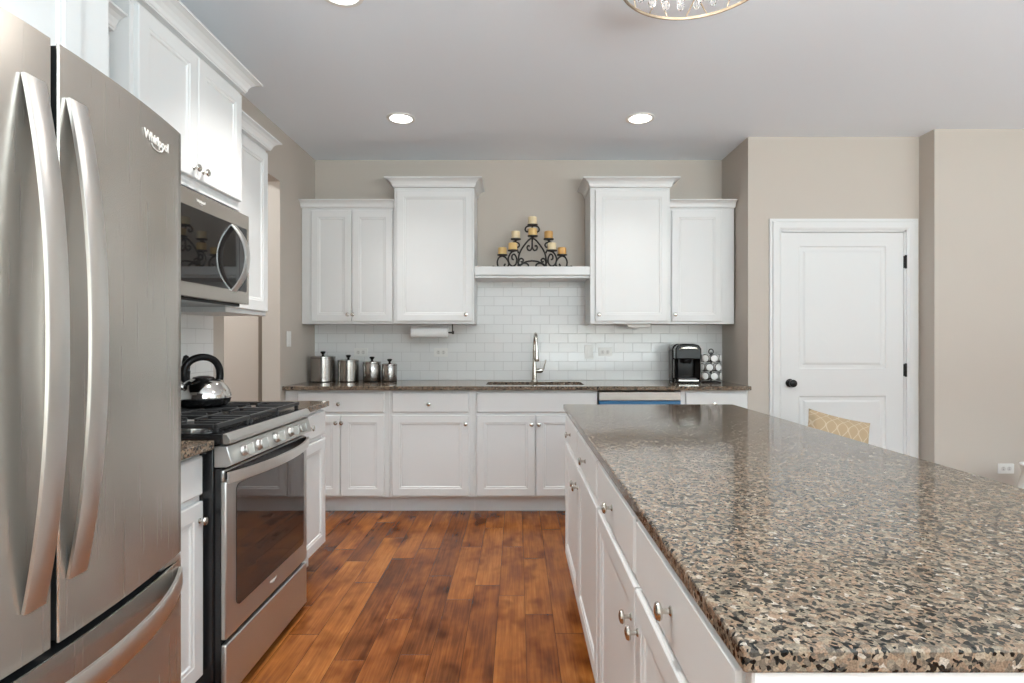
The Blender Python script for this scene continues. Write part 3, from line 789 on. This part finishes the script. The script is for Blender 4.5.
mb = MB(); panel_slab(mb, 0, 0, .60, IZ - .029, .018)
o = mb.build('end_panel', 'white', loc=(IXD + .005, .626, 0), smooth=False)
tag(o, 'white end panel closing the near end of the island', 'panel')

# ================================================================== THINGS ON THE BACK COUNTER
yc = 4.577
def canister(px0, px1, pyt, label):
    r = (px1 - px0) / 2 * yc / F; h = Z(pyt, yc) - ZC
    t = thing('canister', label, 'canister', (X((px0 + px1) / 2, yc), yc, ZC + .0005), 0, 'steel canisters')
    MB().lathe([(r * .97, 0), (r, .003), (r, h - .016), (r * .98, h - .014)], seg=36).build('body', 'canister', t)
    ld = MB().lathe([(r * 1.01, h - .013), (r * 1.01, h - .003), (r * .8, h + .002), (0, h + .004)], seg=36).build('lid', 'canister', t)
    MB().lathe([(.010, h + .004), (.008, h + .014), (.019, h + .028), (.021, h + .036), (.012, h + .040), (0, h + .040)], seg=20).build('knob', 'bplastic', ld)
    MB().lathe([(r * 1.006, .001), (r * 1.006, .006), (r * .5, .006)], seg=36).build('base_band', 'bplastic', t)
canister(311, 335, 356.2, 'largest steel canister, leftmost of the four in the corner')
canister(338.2, 358.6, 359.8, 'second largest steel canister, next to the biggest one')
canister(363.2, 380.8, 361.5, 'second smallest steel canister, third from the left wall')
canister(382.2, 397.0, 363.8, 'smallest steel canister, rightmost of the row of four')

# coffee maker
t = thing('coffee_maker', 'glossy black single-cup coffee maker beside the pod carousel', 'coffee maker', (X(688, 4.42), 4.42, ZC + .0005), R(-6))
cw, cd, chh = .205, .27, .305
mb = MB()
mb.prism([(-cw / 2, 0), (cw / 2, 0), (cw / 2, chh - .035), (cw / 2 - .012, chh - .012), (cw / 2 - .035, chh), (-cw / 2 + .035, chh), (-cw / 2 + .012, chh - .012), (-cw / 2, chh - .035)], .10, cd, 'Y')
mb.build('reservoir', 'bplastic', t, bevel=.006)
MB().box(-cw / 2 - .004, -cw / 2 - .0005, .11, cd - .01, .02, chh - .05).build('side_panel', 'dgrey', t, bevel=.0015)
hd = MB().prism([(-cw / 2 + .004, .185), (cw / 2 - .004, .185), (cw / 2 - .004, chh - .04), (cw / 2 - .02, chh - .012), (cw / 2 - .045, chh - .003), (-cw / 2 + .045, chh - .003), (-cw / 2 + .02, chh - .012), (-cw / 2 + .004, chh - .04)], -.02, .099, 'Y').build('brew_head', 'bplastic', t, bevel=.008)
MB().strap(catmull([(-.07, -.024, .262), (-.05, -.034, .272), (0, -.038, .276), (.05, -.034, .272), (.07, -.024, .262)], 4), (0, 0, 1), .008, .006).build('handle', 'nickel', hd)
MB().lathe([(.03, .15), (.035, .165), (.035, .184)], (0, .035, 0)).build('nozzle', 'bplastic', t)
for s_ in (-1, 1): MB().prism([(s_ * cw * .49, .02), (s_ * cw * .30, .06), (s_ * cw * .30, .099), (s_ * cw * .49, .099)], .03, .184).build('side_column', 'bplastic', t, bevel=.004)
bs = MB().prism(rrect(-.095, .095, -.03, .098, .03), 0, .029).build('base', 'bplastic', t, bevel=.004)
MB().prism(rrect(-.07, .07, -.02, .07, .02), .0295, .036).build('drip_tray', 'dgrey', bs)
MB().strap([(-.075, -.032, .018), (.075, -.032, .018)], (0, 0, 1), .004, .008).build('trim_band', 'nickel', bs)

# pod carousel with pods
pc = (X(711, 4.44), 4.44)
t = thing('pod_carousel', 'black wire pod carousel with loop handle, right of the coffee maker', 'carousel', (pc[0], pc[1], ZC + .0005))
MB().lathe([(.075, 0), (.075, .006), (.06, .010), (.012, .012), (0, .012)]).build('base', 'wrought', t)
MB().lathe([(.005, .012), (.005, .24)], seg=10).build('post', 'wrought', t)
MB().tube([(.018 * math.cos(a), 0, .244 + .020 * math.sin(a)) for a in [2 * math.pi * k / 20 for k in range(20)]], .004, 8, closed=True).build('loop_handle', 'wrought', t)
proto = None
for ti, (z, off) in enumerate(((.044, 0), (.113, 25.7), (.182, 0))):
    rg = MB()
    for k in range(7):
        a = R(-90 + off + 51.43 * k); c = Vector((math.cos(a), math.sin(a), 0)); sd = Vector((-c.y, c.x, 0))
        o_ = c * .072 + Vector((0, 0, z + .010))
        rg.tube([o_ + (sd * math.cos(q) + Vector((0, 0, 1)) * math.sin(q)) *   .0285 for q in [2 * math.pi * j / 16 for j in range(16)]], .002, 6, closed=True)
        rg.tube([Vector((0, 0, z)), c * .02 + Vector((0, 0, z - .018)), o_ - Vector((0, 0, .0285))], .002, 6)
    rg.build('tier', 'wrought', t)
    for k in range(7):
        a = -90 + off + 51.43 * k
        if math.sin(R(a)) > .3: continue
        if proto is None:
            proto = thing('coffee_pod', 'white foil-lidded coffee pod in the black wire carousel', 'coffee pod', group='coffee pods in the wire carousel')
            MB().lathe([(.0185, -.042), (.0205, -.038), (.0255, 0)], axis='X', seg=20).build('cup', 'plastic', proto)
            MB().lathe([(.0258, .0003), (.0268, .002), (.0248, .003), (.0, .0032)], axis='X', seg=20).build('lid', 'paper', proto)
            p = proto
        else: p = copy_tree(proto)
        c = (math.cos(R(a)), math.sin(R(a)))
        p.location = (pc[0] + c[0] * .0755, pc[1] + c[1] * .0755, ZC + z + .0105); p.rotation_euler = (0, 0, R(a))

# paper towel holder and roll below the tall left cabinet
yp = 4.52; zp_ = Z(332.5, yp)
t = thing('towel_holder', 'dark paper towel bar fixed under the tall left cabinet', 'towel holder', (X(431, yp), yp, UB - .0005))
hx = (X(451, yp) - X(410, yp)) / 2
MB().box(hx + .004, hx + .012, -.012, .012, zp_ - UB - .012, 0).build('arm', 'wrought', t, bevel=.002)
MB().lathe([(.007, -hx + .03), (.007, hx + .008)], (0, 0, zp_ - UB), 'X', 10).build('rod', 'wrought', t)
MB().lathe([(.013, hx + .012), (.013, hx + .02), (0, hx + .02)], (0, 0, zp_ - UB), 'X', 14).build('end_cap', 'wrought', t)
t = thing('paper_towel_roll', 'white paper towel roll hanging under the tall left cabinet', 'paper towel', (X(430, yp), yp, zp_))
mb = MB(); hl = .148
rr = MB().lathe([(.020, -hl), (.043, -hl), (.043, hl), (.020, hl), (.020, -hl)], axis='X', seg=36, cap=False)
rr.build('roll', 'paper', t)
# under-cabinet light
t = thing('under_cabinet_light', 'small white light fixed under the tall right cabinet', 'light', (X(638, 4.5), 4.5, UB - .0005))
MB().prism([(-.085, -.026), (.085, -.026), (.098, 0), (-.098, 0)], -.035, .035, 'Y').build('housing', 'plastic', t, bevel=.004)
MB().box(-.055, .055, -.028, .028, -.030, -.0265).build('lens', 'plastic', t)

# ================================================================== CANDELABRA
yk = 4.50
t = thing('candelabra', 'black wrought iron scroll candelabra standing on the white shelf', 'candelabra', (X(425 / 6.83 + 470, yk), yk, SHZ + .0005))
ks = yk / F / 6.83
def L(x, y, dy=0): return ((x - 425) * ks, dy, (452 - y) * ks)
def mir(P): return [(-p[0], p[1], p[2]) for p in P]
r0 = .0068
def scroll(mb, pts, dy=0, both=True, r=r0):
    P = [L(x, y, dy) for x, y in pts]
    mb.tube(catmull(P, 6), r, 8)
    if both: mb.tube(catmull(mir(P), 6), r, 8)
body = MB()
scroll(body, [(418, 250), (395, 268), (360, 312), (338, 355), (330, 400), (330, 447)])                 # lyre arch
scroll(body, [(425, 158), (425, 300)], both=False)
scroll(body, [(425, 268), (424, 310), (412, 332), (396, 328), (390, 312), (398, 300), (408, 306)])     # heart scroll
scroll(body, [(425, 404), (385, 410), (352, 428), (335, 447)])                                        # base arch
scroll(body, [(330, 420), (338, 395), (352, 388), (364, 398), (358, 412), (346, 408)])
scroll(body, [(330, 447), (352, 425), (380, 420), (398, 432), (396, 446), (380, 446)])
body.build('frame', 'wrought', t)
arms = MB()
scroll(arms, [(420, 165), (400, 166), (382, 176), (378, 196), (390, 206), (402, 198), (398, 186)])     # rings under the top cup
arms.build('crown_scroll', 'wrought', t)
for s_, nm in ((1, 'a'), (-1, 'b')):
    f_ = (lambda P: P) if s_ == 1 else mir
    a = MB()
    def sc(pts, dy=0, r=r0): a.tube(catmull(f_([L(x, y, dy) for x, y in pts]), 6), r, 8)
    sc([(313, 262), (313, 276), (332, 284), (337, 300), (326, 312), (316, 304), (318, 294)])
    sc([(318, 270), (296, 278), (290, 298), (303, 312), (322, 330), (332, 352)])
    a.build('upper_arm', 'wrought', t)
    a = MB()
    sc([(293, 345), (275, 362), (262, 395), (270, 430), (293, 446), (315, 428), (318, 392), (303, 365), (288, 374), (288, 396), (300, 402)], -.045)
    sc([(318, 400), (332, 425), (345, 447)], -.015)
    a.build('inner_arm', 'wrought', t)
    a = MB()
    sc([(222, 370), (200, 380), (187, 410), (192, 447)])
    sc([(222, 370), (245, 384), (262, 412), (262, 438), (245, 448), (234, 436), (242, 424)])
    sc([(205, 446), (170, 446), (158, 442), (152, 449)])
    a.build('outer_arm', 'wrought', t)
    for x, y, dy in ((313, 260, 0), (293, 344, -.045), (222, 368, 0)):
        p = f_([L(x, y, dy)])[0]
        MB().lathe([(.010, -.008), (.018, -.002), (.040, 0), (.041, .008), (.037, .008), (.036, .004), (0, .004)], p, seg=24).build('cup', 'wrought', t)
for x, y, dy in ((427, 163, 0), (427, 247, -.05)):
    MB().lathe([(.010, -.008), (.018, -.002), (.040, 0), (.041, .008), (.037, .008), (.036, .004), (0, .004)], L(x, y, dy), seg=24).build('cup', 'wrought', t)
MB().tube([L(427, 250, -.05), L(426, 262, -.015), L(425, 268, 0)], r0, 8).build('cup_bracket', 'wrought', t)
def candle(x, y, dy, h, mat, label, r=.0345):
    p = L(x, y, dy); base = Vector(t.location) + Vector(p)
    c = thing('candle', label, 'candle', (base.x, base.y, base.z + .0045), 0, 'pillar candles on the candelabra')
    MB().lathe([(r - .002, 0), (r, .003), (r, h - .004), (r - .004, h), (r * .6, h - .003), (0, h - .005)], seg=28).build('wax', mat, c)
    MB().lathe([(.0015, h - .006), (.0012, h + .006), (0, h + .006)], seg=8).build('wick', 'black', c)
candle(427, 163, 0, .063, 'cream', 'cream candle at the very top of the iron candelabra')
candle(427, 247, -.05, .060, 'gold', 'golden candle at the centre, straight below the topmost one')
candle(313, 260, 0, .062, 'cream', 'pale cream candle on the left upper arm of the candelabra')
candle(537, 260, 0, .062, 'amber', 'amber candle on the right upper arm of the candelabra')
candle(293, 344, -.045, .060, 'gold', 'yellow candle on the left inner lower arm of the candelabra')
candle(557, 344, -.045, .060, 'cream', 'pale candle on the right inner lower arm of the candelabra')
candle(222, 368, 0, .058, 'gold', 'golden candle on the far left lower arm of the candelabra')
candle(628, 368, 0, .058, 'amber', 'dark orange candle on the far right lower arm of the candelabra')

# ================================================================== OUTLETS AND SWITCHES
def outlet(loc, rz, label, kind='outlet_h'):
    horiz = kind.endswith('h'); w, h = (.115, .072) if horiz else (.072, .115)
    t = thing('wall_outlet' if 'outlet' in kind else 'light_switch', label, 'outlet' if 'outlet' in kind else 'switch', loc, rz, 'wall plates')
    MB().prism(rrect(-w / 2, w / 2, -h / 2, h / 2, .005, 3), -.006, 0, 'Y').build('plate', 'plastic', t, bevel=.0015)
    if 'outlet' in kind:
        for s_ in (-1, 1):
            cx, cz = (s_ * .021, 0) if horiz else (0, s_ * .021)
            rc = MB().lathe([(.0165, 0), (.0165, .0015), (0, .0015)], (cx, -.0062, cz), '-Y', 20).build('socket', 'slotg', t)
            sl_ = MB()
            for q in (-1, 1):
                if horiz: sl_.box(cx - .0045, cx + .0045, -.0085, -.0078, q * .006 - .0012, q * .006 + .0012)
                else: sl_.box(q * .006 - .0012, q * .006 + .0012, -.0085, -.0078, cz - .0045, cz + .0045)
            sl_.build('slots', 'slot', rc)
    else:
        MB().box(-.017, .017, -.0085, -.0062, -.034, .034).build('rocker', 'plastic', t, bevel=.002)
YW = YB - .008
outlet((X(361, YW), YW, Z(352.4, YW)), 0, 'white outlet on the tiles between the canister lids')
outlet((X(441, YW), YW, Z(352.4, YW)), 0, 'white outlet on the tiles below the paper towel roll')
outlet((X(589, YW), YW, Z(352, YW)), 0, 'white upright switch on the tiles right of the faucet', 'switch_v')
outlet((X(605, YW), YW, Z(352, YW)), 0, 'white outlet on the tiles, between the upright switch and coffee maker')
outlet((XL, XL * F / (288.5 - CX), Z(339, XL * F / (288.5 - CX))), R(90), 'white switch on the beige wall left of the corner cabinets', 'switch_v')
outlet((X(1005.5, YR), YR, Z(468.5, YR)), 0, 'white outlet low on the beige wall at the right edge')

# ================================================================== CEILING LIGHTS
def downlight(x, y, label, watt=7.0):
    t = thing('recessed_light', label, 'ceiling light', (x, y, H), 0, 'recessed ceiling lights')
    MB().lathe([(.078, 0), (.098, 0), (.096, -.006), (.076, -.006), (.074, 0)], seg=40, cap=False).build('trim_ring', 'plastic', t)
    MB().lathe([(0, -.002), (.075, -.002), (.075, -.0035), (0, -.0035)], seg=40).build('lens', 'lens', t)
    l = bpy.data.lights.new('downlight', 'AREA'); l.shape = 'DISK'; l.size = .14; l.energy = watt; l.color = (1, .97, .93); l.spread = R(92)
    o = bpy.data.objects.new('downlight', l); COL.objects.link(o); o.parent = t; o.location = (0, 0, -.012)
downlight(-.795, 3.86, 'lit recessed ceiling light on the left, above the tall left cabinet', 2.8)
downlight(.84, 3.86, 'lit recessed ceiling light on the right, near the pantry wall', 2.8)
downlight(-.772, 2.478, 'lit recessed ceiling light cut by the top edge of the photo', 11.0)
for k, (x, y) in enumerate(((-.45, 1.05), (2.6, 2.3), (2.6, .3))):  # extra fill lamps without fixtures, added to brighten the room
    l = bpy.data.lights.new('downlight', 'AREA'); l.shape = 'DISK'; l.size = .14; l.energy = 9 if k == 0 else 7; l.color = (1, .97, .93); l.spread = R(84)
    o = bpy.data.objects.new('ceiling_lamp_light', l); COL.objects.link(o); o.location = (x, y, H - .012)
l = bpy.data.lights.new('hall_lamp_light', 'AREA'); l.shape = 'DISK'; l.size = .3; l.energy = 32; l.color = (.95, .98, 1)  # unseen lamp added to brighten the hall
o = bpy.data.objects.new('hall_lamp_light', l); COL.objects.link(o); o.location = (-2.6, 3.6, H - .02)

# chandelier over the island
cy_, cr_, cz_ = 2.015, .280, 2.565
t = thing('chandelier', 'round metal and crystal chandelier over the island at the top edge', 'chandelier', (.645, cy_, H))
dz = cz_ - H
MB().lathe([(.075, 0), (.075, -.012), (.05, -.022), (.012, -.026), (0, -.026)], seg=32).build('canopy', 'champagne', t)
MB().lathe([(.009, -.026), (.009, -.06)], seg=12).build('stem', 'champagne', t)
ring = lambda r, z, k=64: [(r * math.cos(2 * math.pi * i / k), r * math.sin(2 * math.pi * i / k), z) for i in range(k)]
rb = MB().lathe([(cr_ - .006, dz - .004), (cr_, dz - .004), (cr_, dz + .006), (cr_ - .006, dz + .006), (cr_ - .006, dz - .004)], seg=72, cap=False).build('bottom_ring', 'champagne', t)
MB().lathe([(cr_ - .010, -.062), (cr_, -.062), (cr_, -.050), (cr_ - .010, -.050), (cr_ - .010, -.062)], seg=72, cap=False).build('top_ring', 'champagne', t)
sp = MB()
for k in range(4):
    a = R(45 * k + 10); sp.tube([((cr_ - .006) * math.cos(a), (cr_ - .006) * math.sin(a), -.056), (-(cr_ - .006) * math.cos(a), -(cr_ - .006) * math.sin(a), -.056)], .004, 8)
sp.build('top_spokes', 'champagne', t)
N = 22
for k in range(N):
    a, b_ = 2 * math.pi * k / N, 2 * math.pi * (k + 1.0) / N
    rr = cr_ - .006
    if k % 2: b_ = a - (b_ - a)
    MB().tube([(rr * math.cos(a), rr * math.sin(a), -.056), (rr * math.cos(b_), rr * math.sin(b_), dz + .008)], .0028, 6).build('rod', 'champagne', t)
DROP = MB().lathe([(0, 0), (.004, -.004), (.006, -.014), (.012, -.030), (.016, -.044), (.013, -.056), (0, -.064)], seg=8).mesh('crystal_drop', 'crystal', smooth=False)
for rad, kk, z in ((.257, 26, -.135), (.20, 17, -.145), (.13, 11, -.15)):
    for k in range(kk):
        a = 2 * math.pi * (k + .3) / kk
        o = bpy.data.objects.new('crystal_drop', DROP); COL.objects.link(o); o.parent = t
        o.location = (rad * math.cos(a), rad * math.sin(a), z); o.rotation_euler = (0, 0, a)
        MB().tube([(0, 0, .0), (0, 0, -.056 - z)], .0012, 5).build('chain', 'champagne', o)
for k in range(4):
    a = R(90 * k + 20); c = (.12 * math.cos(a), .12 * math.sin(a))
    s_ = MB().lathe([(.012, -.060), (.012, -.085)], (*c, 0), seg=12).build('lamp_socket', 'champagne', t)
    MB().lathe([(.006, -.0855), (.013, -.105), (.010, -.13), (0, -.145)], (*c, 0), seg=12).build('bulb', 'bulb', s_)

l = bpy.data.lights.new('chandelier_light', 'POINT'); l.energy = 9; l.color = (1, .97, .93); l.shadow_soft_size = .16
o = bpy.data.objects.new('chandelier_light', l); COL.objects.link(o); o.parent = t; o.location = (0, 0, -.24)

# ================================================================== CHAIR, PILLOW, VASE
t = thing('low_chair', 'low upholstered chair behind the island holding the tan pillow', 'chair', (2.06, 3.66, 0))
MB().box(-.30, .30, -.36, .22, .22, .335).build('seat', 'fabric', t, bevel=.03, segs=4)
MB().box(-.28, .20, .225, .30, .22, .56).build('backrest', 'fabric', t, bevel=.03, segs=4)
for sx_ in (-1, 1):
    for yy in (-.31, .12):
        MB().lathe([(.012, 0), (.02, .219)], (sx_ * .26, yy, 0), seg=12).build('leg', 'wood', t)
# pillow: puffed square with pinched corners
mb = MB(); n_ = 20; half = .205
def pil(u, v, s_):
    e = (1 - u ** 4) * (1 - v ** 4)
    pinch = 1 - .05 * (1 - abs(v) ** 2) * abs(u) ** 3; pinch2 = 1 - .05 * (1 - abs(u) ** 2) * abs(v) ** 3
    th = .065 * max(e, 0) ** .55
    fold = .016 * math.exp(-((u - .78 + (v - .9) * -.6) ** 2) * 60) * max(0, v) * max(e, 0) ** .2
    return (u * half * pinch, -s_ * th + (fold if s_ > 0 else 0), v * half * pinch2)
G = {}
for s_ in (1, -1):
    for i in range(n_ + 1):
        for j in range(n_ + 1):
            u, v = -1 + 2 * i / n_, -1 + 2 * j / n_
            edge = i in (0, n_) or j in (0, n_)
            if edge and s_ == -1: G[s_, i, j] = G[1, i, j]
            else: G[s_, i, j] = mb.bm.verts.new(pil(u, v, s_))
    for i in range(n_):
        for j in range(n_): mb.bm.faces.new((G[s_, i, j], G[s_, i + 1, j], G[s_, i + 1, j + 1], G[s_, i, j + 1]))
pt = thing('pillow', 'tan pillow with a pale line pattern showing above the island edge', 'pillow', (2.035, 3.60, .585))
cov = mb.build('cover', 'pillow', pt)
pt.rotation_euler = (R(-14), R(13.5), R(0))
pip = [G_ for G_ in ()]
t = thing('floor_vase', 'white vase by the right wall outlet, cut by the photo edge', 'vase', (3.385, 3.62, 0))
MB().lathe([(.09, 0), (.13, .02), (.155, .12), (.155, .22), (.13, .34), (.118, .40), (.125, .455), (.119, .455), (.11, .40), (.12, .3), (0, .29)], seg=36).build('body', 'ceramic', t)
MB().lathe([(.126, .452), (.130, .458), (.126, .464), (.118, .464), (.116, .456), (.126, .452)], seg=36, cap=False).build('rim', 'ceramic', t)
